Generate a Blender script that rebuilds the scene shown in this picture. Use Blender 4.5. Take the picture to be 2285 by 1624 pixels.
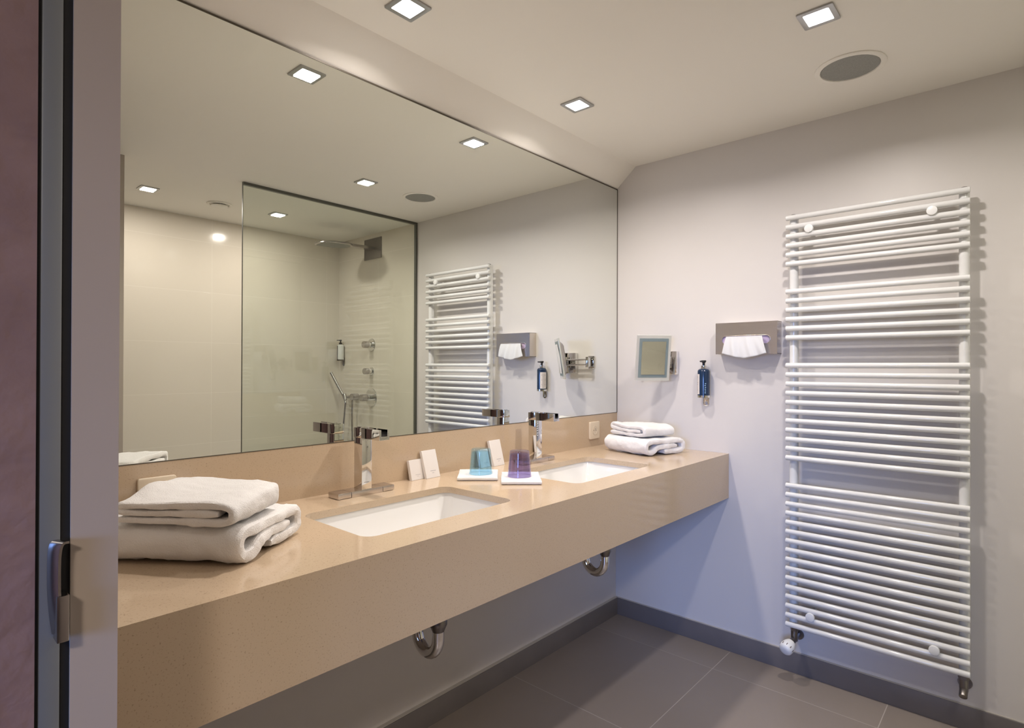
import bpy, bmesh, math, random
from mathutils import Vector, Matrix, noise
random.seed(7)
for o in list(bpy.data.objects): bpy.data.objects.remove(o)
SC = bpy.context.scene
COL = SC.collection

# ------------------------------------------------------------------ camera
F = Vector((0.74460284, 0.66749581, 0.00399492)); R = Vector((0.66748918, -0.74461343, 0.00300634))
U = R.cross(F)
cd = bpy.data.cameras.new('camera'); cam = bpy.data.objects.new('camera', cd); COL.objects.link(cam)
cam.matrix_world = Matrix(((R.x, U.x, -F.x, -2.6436), (R.y, U.y, -F.y, -1.6217), (R.z, U.z, -F.z, 1.3), (0, 0, 0, 1)))
cd.sensor_fit = 'HORIZONTAL'; cd.sensor_width = 36; cd.lens = 1286.25/2285*36; cd.clip_start = 0.01
SC.camera = cam

# ------------------------------------------------------------------ world, exposure, daylight of the bedroom window
W = bpy.data.worlds.new('world'); SC.world = W; W.use_nodes = True
W.node_tree.nodes['Background'].inputs[0].default_value = (0.55, 0.68, 1.0, 1)
W.node_tree.nodes['Background'].inputs[1].default_value = 0.3
SC.view_settings.view_transform = 'Standard'; SC.view_settings.look = 'None'
SC.view_settings.gamma = 1; SC.view_settings.exposure = 0.0; SC.view_settings.use_curve_mapping = False
LAMP_W = 8.4
def area(name, loc, sx, sy, watt, col, rot=(0, 0, 0), spread=180):
    l = bpy.data.lights.new(name, 'AREA'); l.shape = 'RECTANGLE'; l.size = sx; l.size_y = sy
    l.energy = watt; l.color = col; l.spread = math.radians(spread)
    o = bpy.data.objects.new(name, l); COL.objects.link(o); o.location = loc; o.rotation_euler = rot
    return o
wd = area('window_daylight', (-5.62, -2.10, 1.45), 1.3, 1.1, 7.5, (0.24, 0.42, 1.0), spread=38)
wd.rotation_euler = (Vector((0.0, -0.50, 0.25))-wd.location).to_track_quat('-Z', 'Y').to_euler()
ZC = 2.336
WARM = (1.0, 0.91, 0.85); COOL = (1.0, 0.925, 0.88)
LIGHTS = [(-1.61, -0.288, WARM, 1.0), (-0.778, -0.292, WARM, 1.0), (-0.779, -1.160, COOL, 1.25),
          (-1.556, -2.222, WARM, 0.78), (-0.779, -2.208, WARM, 0.78)]
for i, (x, y, c, k) in enumerate(LIGHTS):
    area('downlight_beam', (x, y, ZC-0.0085), 0.066, 0.066, LAMP_W*k, c, spread=180 if y < -2 else 157)

bl = area('bedroom_fill_light', (-3.7, -2.2, 2.28), 0.3, 0.3, 38, (1.0, 0.84, 0.72))  # unseen lamp, added to brighten the door jamb and plum wall

# ------------------------------------------------------------------ materials
def mat(name, col=(0.8, 0.8, 0.8), rough=0.5, metal=0.0, **kw):
    m = bpy.data.materials.new(name); m.use_nodes = True
    b = m.node_tree.nodes['Principled BSDF']
    b.inputs['Base Color'].default_value = (*col, 1); b.inputs['Roughness'].default_value = rough
    b.inputs['Metallic'].default_value = metal
    for k, v in kw.items(): b.inputs[k.replace('_', ' ')].default_value = v
    return m
def nt(m): return m.node_tree, m.node_tree.nodes, m.node_tree.links, m.node_tree.nodes['Principled BSDF']
def speckle(m, c1, c2, scale, lo=0.4, hi=0.6, detail=4, bump=0.0, bscale=None, bdist=0.001):
    t, N, L, b = nt(m)
    g = N.new('ShaderNodeNewGeometry')
    n = N.new('ShaderNodeTexNoise'); n.inputs['Scale'].default_value = scale; n.inputs['Detail'].default_value = detail
    L.new(g.outputs['Position'], n.inputs['Vector'])
    r = N.new('ShaderNodeValToRGB'); r.color_ramp.elements[0].position = lo; r.color_ramp.elements[1].position = hi
    r.color_ramp.elements[0].color = (*c1, 1); r.color_ramp.elements[1].color = (*c2, 1)
    L.new(n.outputs['Fac'], r.inputs['Fac']); L.new(r.outputs['Color'], b.inputs['Base Color'])
    if bump:
        n2 = N.new('ShaderNodeTexNoise'); n2.inputs['Scale'].default_value = bscale or scale; n2.inputs['Detail'].default_value = 3
        L.new(g.outputs['Position'], n2.inputs['Vector'])
        bp = N.new('ShaderNodeBump'); bp.inputs['Strength'].default_value = bump; bp.inputs['Distance'].default_value = bdist
        L.new(n2.outputs['Fac'], bp.inputs['Height']); L.new(bp.outputs['Normal'], b.inputs['Normal'])
    return m
def tiles(name, ax, av, u0, du, v0, dv, c1, c2, grout, gw, rough, nscale=3.0, stagger=0.0, bump=0.3):
    """large tiles: joints at u0+k*du along world axis ax and v0+k*dv along axis av"""
    m = mat(name, c1, rough); t, N, L, b = nt(m)
    g = N.new('ShaderNodeNewGeometry'); s = N.new('ShaderNodeSeparateXYZ'); L.new(g.outputs['Position'], s.inputs[0])
    def M(op, a, bb):
        n = N.new('ShaderNodeMath'); n.operation = op
        for k, q in enumerate((a, bb)):
            if isinstance(q, (int, float)): n.inputs[k].default_value = q
            elif q is not None: L.new(q, n.inputs[k])
        return n.outputs[0]
    vv = M('DIVIDE', M('SUBTRACT', s.outputs[av], v0), dv)
    row = M('FLOOR', vv, None)
    uu = M('DIVIDE', M('SUBTRACT', s.outputs[ax], u0), du)
    if stagger: uu = M('ADD', uu, M('MULTIPLY', row, stagger))
    fu = M('PINGPONG', uu, 0.5); fv = M('PINGPONG', vv, 0.5)
    line = M('MAXIMUM', M('LESS_THAN', fu, gw/du/2), M('LESS_THAN', fv, gw/dv/2))
    n = N.new('ShaderNodeTexNoise'); n.inputs['Scale'].default_value = nscale; n.inputs['Detail'].default_value = 5
    L.new(g.outputs['Position'], n.inputs['Vector'])
    cell = M('FLOOR', uu, None)
    wn = N.new('ShaderNodeTexWhiteNoise'); wn.noise_dimensions = '2D'
    cv = N.new('ShaderNodeCombineXYZ'); L.new(cell, cv.inputs[0]); L.new(row, cv.inputs[1]); L.new(cv.outputs[0], wn.inputs['Vector'])
    f = M('ADD', M('MULTIPLY', n.outputs['Fac'], 0.6), M('MULTIPLY', wn.outputs['Value'], 0.4))
    mx = N.new('ShaderNodeMixRGB'); mx.inputs[1].default_value = (*c1, 1); mx.inputs[2].default_value = (*c2, 1); L.new(f, mx.inputs[0])
    m2 = N.new('ShaderNodeMixRGB'); m2.inputs[2].default_value = (*grout, 1); L.new(line, m2.inputs[0]); L.new(mx.outputs[0], m2.inputs[1])
    L.new(m2.outputs[0], b.inputs['Base Color'])
    rr = M('ADD', rough, M('MULTIPLY', line, 0.4)); L.new(rr, b.inputs['Roughness'])
    bp = N.new('ShaderNodeBump'); bp.inputs['Strength'].default_value = bump; bp.inputs['Distance'].default_value = 0.001
    L.new(M('SUBTRACT', 1.0, line), bp.inputs['Height']); L.new(bp.outputs['Normal'], b.inputs['Normal'])
    return m
def glass(name, tint, refl=1.0):
    m = bpy.data.materials.new(name); m.use_nodes = True; N = m.node_tree.nodes; L = m.node_tree.links; N.clear()
    o = N.new('ShaderNodeOutputMaterial'); t = N.new('ShaderNodeBsdfTransparent'); t.inputs[0].default_value = (*tint, 1)
    g = N.new('ShaderNodeBsdfGlossy'); g.inputs['Roughness'].default_value = 0.0; g.inputs[0].default_value = (1, 1, 1, 1)
    lw = N.new('ShaderNodeLayerWeight'); lw.inputs[0].default_value = 0.5
    pw = N.new('ShaderNodeMath'); pw.operation = 'POWER'; pw.inputs[1].default_value = 4.0; L.new(lw.outputs['Facing'], pw.inputs[0])
    f = N.new('ShaderNodeMath'); f.operation = 'MULTIPLY_ADD'; f.inputs[1].default_value = 0.55*refl; f.inputs[2].default_value = 0.05*refl; L.new(pw.outputs[0], f.inputs[0])
    x = N.new('ShaderNodeMixShader'); L.new(f.outputs[0], x.inputs[0]); L.new(t.outputs[0], x.inputs[1]); L.new(g.outputs[0], x.inputs[2]); L.new(x.outputs[0], o.inputs[0])
    return m

M = {}
M['wall'] = speckle(mat('wall_paint', rough=0.42), (0.63, 0.598, 0.572), (0.66, 0.627, 0.60), 1.2, 0.3, 0.7, bump=0.05, bscale=120)
M['ceiling'] = speckle(mat('ceiling_paint', rough=0.6), (0.87, 0.84, 0.78), (0.89, 0.86, 0.80), 1.0, 0.3, 0.7)
M['stone'] = speckle(mat('beige_quartz', rough=0.13), (0.30, 0.22, 0.146), (0.51, 0.392, 0.272), 320, 0.26, 0.40, detail=3)
M['stone'].node_tree.nodes['Principled BSDF'].inputs['Specular IOR Level'].default_value = 0.7
M['floor'] = tiles('floor_tile', 0, 1, -0.21, 0.62, -0.606, 0.61, (0.215, 0.180, 0.155), (0.285, 0.245, 0.215), (0.38, 0.34, 0.31), 0.0032, 0.36, 2.5)
M['skirting'] = speckle(mat('skirting_tile', rough=0.35), (0.145, 0.13, 0.125), (0.175, 0.155, 0.148), 5, 0.3, 0.7)
M['caulk'] = mat('sealant', (0.45, 0.42, 0.38), 0.5)
M['tile_back'] = tiles('shower_tile_back', 0, 2, -1.016, 0.9, 1.4605, 0.355, (0.70, 0.635, 0.55), (0.73, 0.665, 0.58), (0.77, 0.71, 0.63), 0.002, 0.12, 3)
M['tile_side'] = tiles('shower_tile_side', 1, 2, -2.148, 0.9, 1.4605, 0.355, (0.70, 0.635, 0.55), (0.73, 0.665, 0.58), (0.77, 0.71, 0.63), 0.002, 0.2, 3)
M['mirror'] = mat('mirror_silver', (0.88, 0.905, 0.86), 0.0, 1.0)
M['shaver_glass'] = mat('magnifying_mirror_silver', (0.93, 0.95, 0.93), 0.0, 1.0)
M['acrylic'] = mat('pale_mirror_rim', (0.80, 0.80, 0.77), 0.12, 0.45)
M['frost'] = mat('etched_mirror_band', (0.24, 0.30, 0.31), 0.45, 0.3)
M['mirror_edge'] = mat('mirror_edge', (0.09, 0.075, 0.055), 0.4, 0.3)
M['chrome'] = mat('chrome', (0.78, 0.77, 0.76), 0.04, 1.0)
M['chrome_bar'] = mat('faucet_base_chrome', (0.62, 0.585, 0.57), 0.24, 1.0)
M['chrome_soft'] = mat('satin_chrome', (0.50, 0.47, 0.46), 0.22, 1.0)
M['dark_chrome'] = mat('old_nickel', (0.22, 0.20, 0.19), 0.3, 1.0)
M['ceramic'] = mat('white_ceramic', (0.74, 0.735, 0.72), 0.06)
M['enamel'] = mat('white_enamel', (0.73, 0.73, 0.72), 0.10)
M['plastic'] = mat('cream_plastic', (0.70, 0.60, 0.46), 0.35)
M['white_plastic'] = mat('white_plastic', (0.78, 0.78, 0.77), 0.35)
M['black_plastic'] = mat('black_plastic', (0.015, 0.014, 0.014), 0.3)
M['navy'] = mat('dark_navy_bottle', (0.012, 0.03, 0.07), 0.12)
M['label'] = mat('pale_paper_label', (0.72, 0.66, 0.62), 0.5)
M['ink'] = mat('dark_ink', (0.20, 0.16, 0.15), 0.6)
M['ink_pale'] = mat('pale_blue_ink', (0.35, 0.55, 0.75), 0.5)
M['grey_ink'] = mat('grey_ink', (0.42, 0.40, 0.42), 0.6)
M['card'] = mat('white_card', (0.70, 0.665, 0.64), 0.45)
M['lilac'] = mat('lilac_carton', (0.50, 0.40, 0.56), 0.5)
M['tissue'] = mat('white_tissue', (0.70, 0.70, 0.70), 0.8)
M['grille'] = speckle(mat('speaker_mesh', rough=0.6), (0.25, 0.25, 0.23), (0.33, 0.33, 0.31), 600, 0.4, 0.6)
M['lamp_frame'] = mat('brushed_lamp_frame', (0.42, 0.42, 0.42), 0.3, 0.8)
M['purple'] = speckle(mat('plum_wallpaper', rough=0.75), (0.20, 0.128, 0.122), (0.25, 0.165, 0.155), 14, 0.3, 0.7, detail=6, bump=0.8, bscale=45, bdist=0.004)
M['door_alu'] = mat('door_aluminium', (0.30, 0.33, 0.345), 0.35, 0.6)
M['gap_shade'] = mat('black_gap_shade', (0.006, 0.007, 0.009), 0.6)  # near-black colour stands in for the shade inside the door pocket gaps
M['jamb'] = speckle(mat('jamb_paint', rough=0.5), (0.40, 0.345, 0.295), (0.42, 0.362, 0.31), 2, 0.3, 0.7)
M['carpet'] = mat('bedroom_carpet', (0.06, 0.045, 0.04), 0.9)
M['shower_glass'] = glass('shower_glass', (0.93, 0.955, 0.93), 0.8)
M['seal'] = mat('glass_seal', (0.085, 0.085, 0.07), 0.35)
# brushed steel
bs = mat('brushed_steel', (0.68, 0.62, 0.56), 0.24, 1.0, Anisotropic=0.6); M['steel'] = bs
t, N, L, b = nt(bs); g = N.new('ShaderNodeNewGeometry'); mp = N.new('ShaderNodeMapping'); mp.inputs['Scale'].default_value = (8, 8, 900)
n = N.new('ShaderNodeTexNoise'); n.inputs['Scale'].default_value = 1; L.new(g.outputs['Position'], mp.inputs[0]); L.new(mp.outputs[0], n.inputs['Vector'])
bp = N.new('ShaderNodeBump'); bp.inputs['Strength'].default_value = 0.35; bp.inputs['Distance'].default_value = 0.0006
L.new(n.outputs['Fac'], bp.inputs['Height']); L.new(bp.outputs['Normal'], b.inputs['Normal'])
# towelling
def terry(name, col):
    m = mat(name, col, 0.95, Sheen_Weight=0.4, Sheen_Roughness=0.5)
    t, N, L, b = nt(m); g = N.new('ShaderNodeTexCoord')
    n = N.new('ShaderNodeTexNoise'); n.inputs['Scale'].default_value = 420; n.inputs['Detail'].default_value = 2
    n2 = N.new('ShaderNodeTexNoise'); n2.inputs['Scale'].default_value = 60; n2.inputs['Detail'].default_value = 3
    L.new(g.outputs['Object'], n.inputs['Vector']); L.new(g.outputs['Object'], n2.inputs['Vector'])
    a = N.new('ShaderNodeMath'); a.operation = 'ADD'; L.new(n.outputs['Fac'], a.inputs[0]); L.new(n2.outputs['Fac'], a.inputs[1])
    bp = N.new('ShaderNodeBump'); bp.inputs['Strength'].default_value = 0.75; bp.inputs['Distance'].default_value = 0.0018
    L.new(a.outputs[0], bp.inputs['Height']); L.new(bp.outputs['Normal'], b.inputs['Normal'])
    return m
M['terry'] = terry('white_terry', (0.74, 0.725, 0.71))
def tumbler_mat(name, tint):
    return glass(name, tint, 1.0)
M['blue_glass'] = tumbler_mat('blue_glass', (0.76, 0.90, 0.975))
M['purple_glass'] = tumbler_mat('purple_glass', (0.74, 0.70, 0.85))
em = bpy.data.materials.new('lamp_diffuser'); em.use_nodes = True; N = em.node_tree.nodes; N.clear()
e = N.new('ShaderNodeEmission'); e.inputs[0].default_value = (0.94, 0.97, 1, 1); e.inputs[1].default_value = 16
oo = N.new('ShaderNodeOutputMaterial'); em.node_tree.links.new(e.outputs[0], oo.inputs[0]); M['lamp'] = em

# ------------------------------------------------------------------ mesh helpers (world coordinates)
def NB(): return bmesh.new()
def add_box(bm, x0, x1, y0, y1, z0, z1, mtx=None):
    vs = [bm.verts.new(Vector(p)) for p in ((x0,y0,z0),(x1,y0,z0),(x1,y1,z0),(x0,y1,z0),(x0,y0,z1),(x1,y0,z1),(x1,y1,z1),(x0,y1,z1))]
    if mtx:
        for v in vs: v.co = mtx @ v.co
    fs = [bm.faces.new([vs[i] for i in f]) for f in ((0,3,2,1),(4,5,6,7),(0,1,5,4),(1,2,6,5),(2,3,7,6),(3,0,4,7))]
    return vs, fs
def bev(bm, r, seg=2, edges=None):
    bmesh.ops.bevel(bm, geom=edges or list(bm.edges), offset=r, segments=seg, profile=0.6, affect='EDGES', clamp_overlap=True)
def boxm(x0, x1, y0, y1, z0, z1, r=0, seg=2, mtx=None):
    bm = NB(); add_box(bm, min(x0,x1), max(x0,x1), min(y0,y1), max(y0,y1), min(z0,z1), max(z0,z1))
    if r: bev(bm, r, seg)
    if mtx: bm.transform(mtx)
    return bm
def frame_of(d):
    d = d.normalized(); a = Vector((0,0,1)) if abs(d.z) < 0.9 else Vector((1,0,0))
    x = d.cross(a).normalized(); return x, x.cross(d).normalized()
def sweep(bm, pts, rad, seg=16, cap=True):
    pts = [Vector(p) for p in pts]; n = len(pts); rr = rad if isinstance(rad, (list, tuple)) else [rad]*n
    d0 = (pts[1]-pts[0]); x, y = frame_of(d0); rings = []
    for i, p in enumerate(pts):
        d = (pts[min(i+1, n-1)]-pts[max(i-1, 0)]).normalized()
        x = (x - d*x.dot(d)).normalized(); y = d.cross(x)
        rings.append([bm.verts.new(p+(x*math.cos(2*math.pi*k/seg)+y*math.sin(2*math.pi*k/seg))*rr[i]) for k in range(seg)])
    for a, b in zip(rings, rings[1:]):
        for k in range(seg): bm.faces.new((a[k], a[(k+1)%seg], b[(k+1)%seg], b[k]))
    if cap: bm.faces.new(rings[0][::-1]); bm.faces.new(rings[-1])
def cyl(p, q, r, seg=20, r2=None, bevel=0.0):
    """solid rod from p to q, optional rounded rims"""
    p, q = Vector(p), Vector(q); bm = NB(); r2 = r if r2 is None else r2; L_ = (q-p).length; d = (q-p)/L_
    if bevel: 
        b_ = min(bevel, L_*0.45)
        sweep(bm, [p, p+d*b_*0.3, p+d*b_, q-d*b_, q-d*b_*0.3, q], [r-bevel, r-bevel*0.25, r, r2, r2-bevel*0.25, r2-bevel], seg)
    else: sweep(bm, [p, q], [r, r2], seg)
    return bm
def lathe(bm, prof, c, axis=(0,0,1), seg=32, closed=False):
    """profile list of (radius, height) turned about axis through c"""
    ax = Vector(axis).normalized(); x, y = frame_of(ax); c = Vector(c); rings = []
    for r_, h in prof:
        if r_ < 1e-6: rings.append([bm.verts.new(c+ax*h)])
        else: rings.append([bm.verts.new(c+ax*h+(x*math.cos(2*math.pi*k/seg)+y*math.sin(2*math.pi*k/seg))*r_) for k in range(seg)])
    pr = list(zip(rings, rings[1:])) + ([(rings[-1], rings[0])] if closed else [])
    for a, b in pr:
        for k in range(seg):
            k2 = (k+1) % seg
            if len(a) == 1 and len(b) == 1: continue
            if len(a) == 1: bm.faces.new((a[0], b[k], b[k2]))
            elif len(b) == 1: bm.faces.new((a[k], a[k2], b[0]))
            else: bm.faces.new((a[k], a[k2], b[k2], b[k]))
    bmesh.ops.recalc_face_normals(bm, faces=bm.faces)
    return bm
def crom(P, n):
    out = []; P = [Vector(p) for p in P]; Q = [P[0]*2-P[1]]+P+[P[-1]*2-P[-2]]
    for i in range(1, len(Q)-2):
        for k in range(n):
            t_ = k/n; a, b, c, d = Q[i-1:i+3]
            out.append(0.5*((2*b)+(c-a)*t_+(2*a-5*b+4*c-d)*t_*t_+(3*b-a-3*c+d)*t_**3))
    out.append(P[-1]); return out
def rrect(cx, cy, w, h, r, n=6):
    out = []
    for sx, sy, a0 in ((1,1,0),(-1,1,90),(-1,-1,180),(1,-1,270)):
        for k in range(n+1):
            a = math.radians(a0+90*k/n); out.append((cx+sx*(w/2-r)+r*math.cos(a), cy+sy*(h/2-r)+r*math.sin(a)))
    return out
def plate(loops, thick, to3, bevel=0.0):
    """flat plate with holes: loops of 2-D points, first the outline; to3 maps (u,v,w) to world"""
    cu = bpy.data.curves.new('tmp', 'CURVE'); cu.dimensions = '2D'; cu.fill_mode = 'BOTH'; cu.extrude = max(thick/2-bevel, 0.00001)
    cu.bevel_depth = bevel; cu.bevel_resolution = 2; cu.offset = -bevel
    for lp in loops:
        s = cu.splines.new('POLY'); s.points.add(len(lp)-1); s.use_cyclic_u = True
        for p, q in zip(s.points, lp): p.co = (q[0], q[1], 0, 1)
    ob = bpy.data.objects.new('tmp', cu); COL.objects.link(ob)
    dg = bpy.context.evaluated_depsgraph_get(); dg.update()
    me = bpy.data.meshes.new_from_object(ob.evaluated_get(dg)); bm = NB(); bm.from_mesh(me)
    bpy.data.objects.remove(ob); bpy.data.curves.remove(cu); bpy.data.meshes.remove(me)
    bmesh.ops.remove_doubles(bm, verts=bm.verts, dist=1e-6)
    for v in bm.verts: v.co = to3(v.co.x, v.co.y, v.co.z)
    bmesh.ops.recalc_face_normals(bm, faces=bm.faces)
    return bm
def merge(*bms):
    out = NB()
    for b_ in bms:
        me = bpy.data.meshes.new('t'); b_.to_mesh(me); out.from_mesh(me); bpy.data.meshes.remove(me); b_.free()
    return out

# ------------------------------------------------------------------ scene objects
def link(name, bm, m, parent=None, smooth=True, origin=None):
    if origin is None:
        if parent is not None: origin = wloc(parent)
        else:
            xs = [v.co for v in bm.verts]; origin = Vector([(min(c[i] for c in xs)+max(c[i] for c in xs))/2 for i in range(3)])
            origin.z = min(c.z for c in xs)
    bm.transform(Matrix.Translation(-origin))
    me = bpy.data.meshes.new(name); bm.to_mesh(me); bm.free()
    if smooth:
        me.polygons.foreach_set('use_smooth', [True]*len(me.polygons))
        try: me.set_sharp_from_angle(angle=math.radians(38))
        except Exception: pass
    me.materials.append(M[m]); o = bpy.data.objects.new(name, me); COL.objects.link(o)
    if parent is not None: o.parent = parent; o.location = origin - wloc(parent)
    else: o.location = origin
    return o
def wloc(o):
    v = o.location.copy(); p = o.parent
    while p: v = v + p.location; p = p.parent
    return v
def tag(o, label, cat, group=None):
    o['label'] = label; o['category'] = cat
    if group: o['group'] = group
    return o
def thing(name, label, cat, loc, group=None):
    o = bpy.data.objects.new(name, None); o.empty_display_size = 0.05; COL.objects.link(o); o.location = Vector(loc)
    return tag(o, label, cat, group)
def struct(name, bm, m, parent=None):
    o = link(name, bm, m, parent)
    if parent is None: o['kind'] = 'structure'
    return o
def dup(root, off, label, rz=0):
    r = root.copy(); COL.objects.link(r); r.location = root.location + Vector(off); r.rotation_euler.z += rz; r['label'] = label
    for ch in list(root.children):
        c = ch.copy(); COL.objects.link(c); c.parent = r
        for g_ in list(ch.children):
            d = g_.copy(); COL.objects.link(d); d.parent = c
    return r

# ================================================================== THE SETTING
XL = -2.441; YB = -2.71; YG = -1.68
struct('floor', boxm(-2.61, 0.1, YB-0.1, 0.1, -0.1, 0), 'floor')
struct('floor_bedroom', boxm(-5.6, -2.61, -4.0, 1.6, -0.1, 0), 'carpet')
struct('ceiling', boxm(-2.61, 0.1, YB-0.1, 0.1, ZC, ZC+0.1), 'ceiling')
cb = struct('ceiling_bedroom', boxm(-5.6, -2.61, -4.0, 1.6, ZC+0.1, ZC+0.2), 'purple')
link('fill_light_housing', boxm(-3.88, -3.52, -2.38, -2.02, 2.29, ZC+0.1, 0.01), 'lamp_frame', cb)  # unseen housing, added so the bedroom fill light has a fitting
struct('wall_mirror_side', boxm(-2.61, 0.1, 0.006, 0.1, 0, ZC), 'wall')
struct('wall_radiator_side', boxm(0, 0.1, YG, 0.006, 0, ZC), 'wall')
struct('wall_shower_end', boxm(0, 0.1, YB-0.1, YG, 0, ZC), 'tile_side')
struct('wall_shower_back', boxm(-2.61, 0, YB-0.1, YB, 0, ZC), 'tile_back')
struct('wall_partition', boxm(-2.52, -1.807, -1.80, -1.70, 0, ZC), 'jamb')
struct('wall_shower_left', boxm(-2.61, -2.52, YB, -1.70, 0, ZC), 'tile_back')
struct('added_shower_tray', boxm(-1.80, -0.001, YB+0.001, YG-0.012, 0.0, 0.03, 0.004), 'ceramic')  # unseen white shower tray, guessed; added partly to bounce light into the shower
# sloping plaster cornice between mirror top and ceiling
bm = NB(); a = [bm.verts.new((x, y, z)) for x in (-2.441, 0) for (y, z) in ((0.006, 2.2385), (-0.108, ZC), (0.006, ZC))]
for f in ((0,2,1),(3,4,5),(0,1,4,3),(1,2,5,4),(2,0,3,5)): bm.faces.new([a[i] for i in f])
bmesh.ops.recalc_face_normals(bm, faces=bm.faces); struct('trim_1', bm, 'ceiling')
# doorway wall on the left: plaster leaf, pocket with the sliding door, bedroom leaf
struct('wall_left', boxm(-2.4876, XL, -0.80, 0.006, 0, ZC), 'jamb')
struct('wall_bedroom_side', boxm(-2.61, -2.5194, -0.80, 0.006, 0, ZC+0.1), 'purple')
struct('wall_above_doorway', boxm(-2.61, XL, -1.70, -0.80, 2.17, ZC), 'jamb')
struct('dark_gap_right', boxm(-2.4967, -2.4876, -0.797, -0.05, 0, ZC), 'gap_shade')  # black filler painted as shade in the slot right of the leaf
struct('dark_gap_left', boxm(-2.5194, -2.5159, -0.797, -0.05, 0, ZC), 'gap_shade')  # black filler painted as shade in the narrow gap left of the leaf
door = bpy.data.objects.new('door_1', None); COL.objects.link(door); door.location = (-2.5063, -0.795, 0); door['kind'] = 'structure'
link('door_leaf', boxm(-2.5159, -2.4967, -0.799, -0.06, 0.01, ZC-0.004, 0.0015), 'door_alu', door)
# pull on the leaf edge: a bent strip with a hooked top, bowed towards the bedroom, and a flat tab below
def strip(ol, yf, yb, dx):
    hb = NB(); A_ = [hb.verts.new((p[0], yf, p[1])) for p in ol]; B_ = [hb.verts.new((p[0]+dx, yb, p[1])) for p in ol]; n_ = len(ol); m_ = n_//2
    for i in range(n_): hb.faces.new((A_[i], A_[(i+1)%n_], B_[(i+1)%n_], B_[i]))
    for i in range(m_-1):
        hb.faces.new((A_[i], A_[i+1], A_[n_-2-i], A_[n_-1-i])); hb.faces.new((B_[n_-1-i], B_[n_-2-i], B_[i+1], B_[i]))
    bmesh.ops.recalc_face_normals(hb, faces=hb.faces); return hb
pth = crom([(-2.4919,1.1005),(-2.4965,1.1000),(-2.4990,1.0960),(-2.5002,1.0870),(-2.5006,1.0750),(-2.5006,1.0570),(-2.5002,1.0410),(-2.4985,1.0170),(-2.4960,0.9960)], 5)
lf, rt = [], []
for i, p in enumerate(pth):
    d_ = (pth[min(i+1, len(pth)-1)]-pth[max(i-1, 0)]).normalized(); n_ = Vector((-d_.y, d_.x))*0.0013
    lf.append((p.x+n_.x, p.y+n_.y)); rt.append((p.x-n_.x, p.y-n_.y))
hd = link('door_handle', strip(lf+rt[::-1], -0.817, -0.7995, -0.0070), 'chrome_soft', door)
link('latch_tab', boxm(-2.5030, -2.4915, -0.819, -0.799, 0.9900, 1.0420, 0.0015), 'chrome_soft', hd)
# bedroom beyond the doorway (behind and around the camera)
struct('wall_bedroom_back', boxm(-5.7, -2.52, -4.1, -4.0, 0, ZC+0.1), 'purple')
struct('wall_bedroom_front', boxm(-5.7, -2.61, 1.6, 1.7, 0, ZC+0.1), 'purple')
struct('wall_bedroom_east', merge(boxm(-2.61, -2.52, -4.0, -1.70, 0, ZC+0.1)), 'purple')
struct('wall_bedroom_north', boxm(-2.61, -2.52, 0.1, 1.6, 0, ZC+0.1), 'purple')
wy0, wy1, wz0, wz1 = -3.0, -1.2, 0.35, 2.15
struct('wall_bedroom_window', merge(boxm(-5.6, -5.5, -4.0, wy0, 0, ZC+0.1), boxm(-5.6, -5.5, wy1, 1.6, 0, ZC+0.1),
       boxm(-5.6, -5.5, wy0, wy1, 0, wz0), boxm(-5.6, -5.5, wy0, wy1, wz1, ZC+0.1)), 'purple')
struct('window_1', merge(boxm(-5.58, -5.52, wy0, wy0+0.05, wz0, wz1), boxm(-5.58, -5.52, wy1-0.05, wy1, wz0, wz1), boxm(-5.58, -5.52, -2.125, -2.075, wz0, wz1),
       boxm(-5.58, -5.52, wy0, wy1, wz0, wz0+0.05), boxm(-5.58, -5.52, wy0, wy1, wz1-0.05, wz1)), 'jamb')
# skirting
for nm, bmx, ln in (('baseboard_mirror_side', boxm(XL, -0.012, -0.012, 0.006, 0, 0.086, 0.001), boxm(XL, -0.012, -0.008, 0.006, 0.086, 0.0885)),
                    ('baseboard_radiator_side', boxm(-0.012, 0, YG, -0.0, 0, 0.086, 0.001), boxm(-0.008, 0, YG, 0.0, 0.086, 0.0885))):
    o = struct(nm, bmx, 'skirting'); link('sealant_line', ln, 'caulk', o)

# ================================================================== CEILING FITTINGS
def ring_plate(cx, cy, wo, wi, z0, z1, ro, ri):
    return plate([rrect(cx, cy, wo, wo, ro), rrect(cx, cy, wi, wi, ri)], z1-z0, lambda u, v, w: Vector((u, v, (z0+z1)/2+w)), 0.0008)
def lamp(x, y, label):
    r = thing('recessed_downlight', label, 'ceiling light', (x, y, ZC), 'square recessed downlights')
    link('frame', ring_plate(x, y, 0.098, 0.068, ZC-0.005, ZC, 0.005, 0.004), 'lamp_frame', r)
    link('diffuser', boxm(x-0.034, x+0.034, y-0.034, y+0.034, ZC-0.0050, ZC-0.0005, 0.001), 'lamp', r)
    return r
l0 = lamp(LIGHTS[0][0], LIGHTS[0][1], 'square silver-framed downlight above the nearer washbasin, cut by the top edge of the photo')
for (x, y, c, k), lb in zip(LIGHTS[1:], ('square silver-framed downlight above the farther washbasin', 'square downlight with a bluish glow beside the round ceiling speaker',
        'square downlight over the shower entrance, seen only in the mirror at far left', 'square downlight inside the shower, seen through the glass screen in the mirror')):
    dup(l0, (x-LIGHTS[0][0], y-LIGHTS[0][1], 0), lb)
sp = thing('ceiling_speaker', 'round grey ceiling speaker grille with white rim near the towel radiator', 'speaker', (-0.387, -1.162, ZC))
bm = NB(); lathe(bm, [(0.109, 0), (0.109, -0.003), (0.106, -0.005), (0.092, -0.005), (0.0905, -0.002), (0.0905, 0)], (-0.387, -1.162, ZC)); link('rim', bm, 'ceiling', sp)
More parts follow.
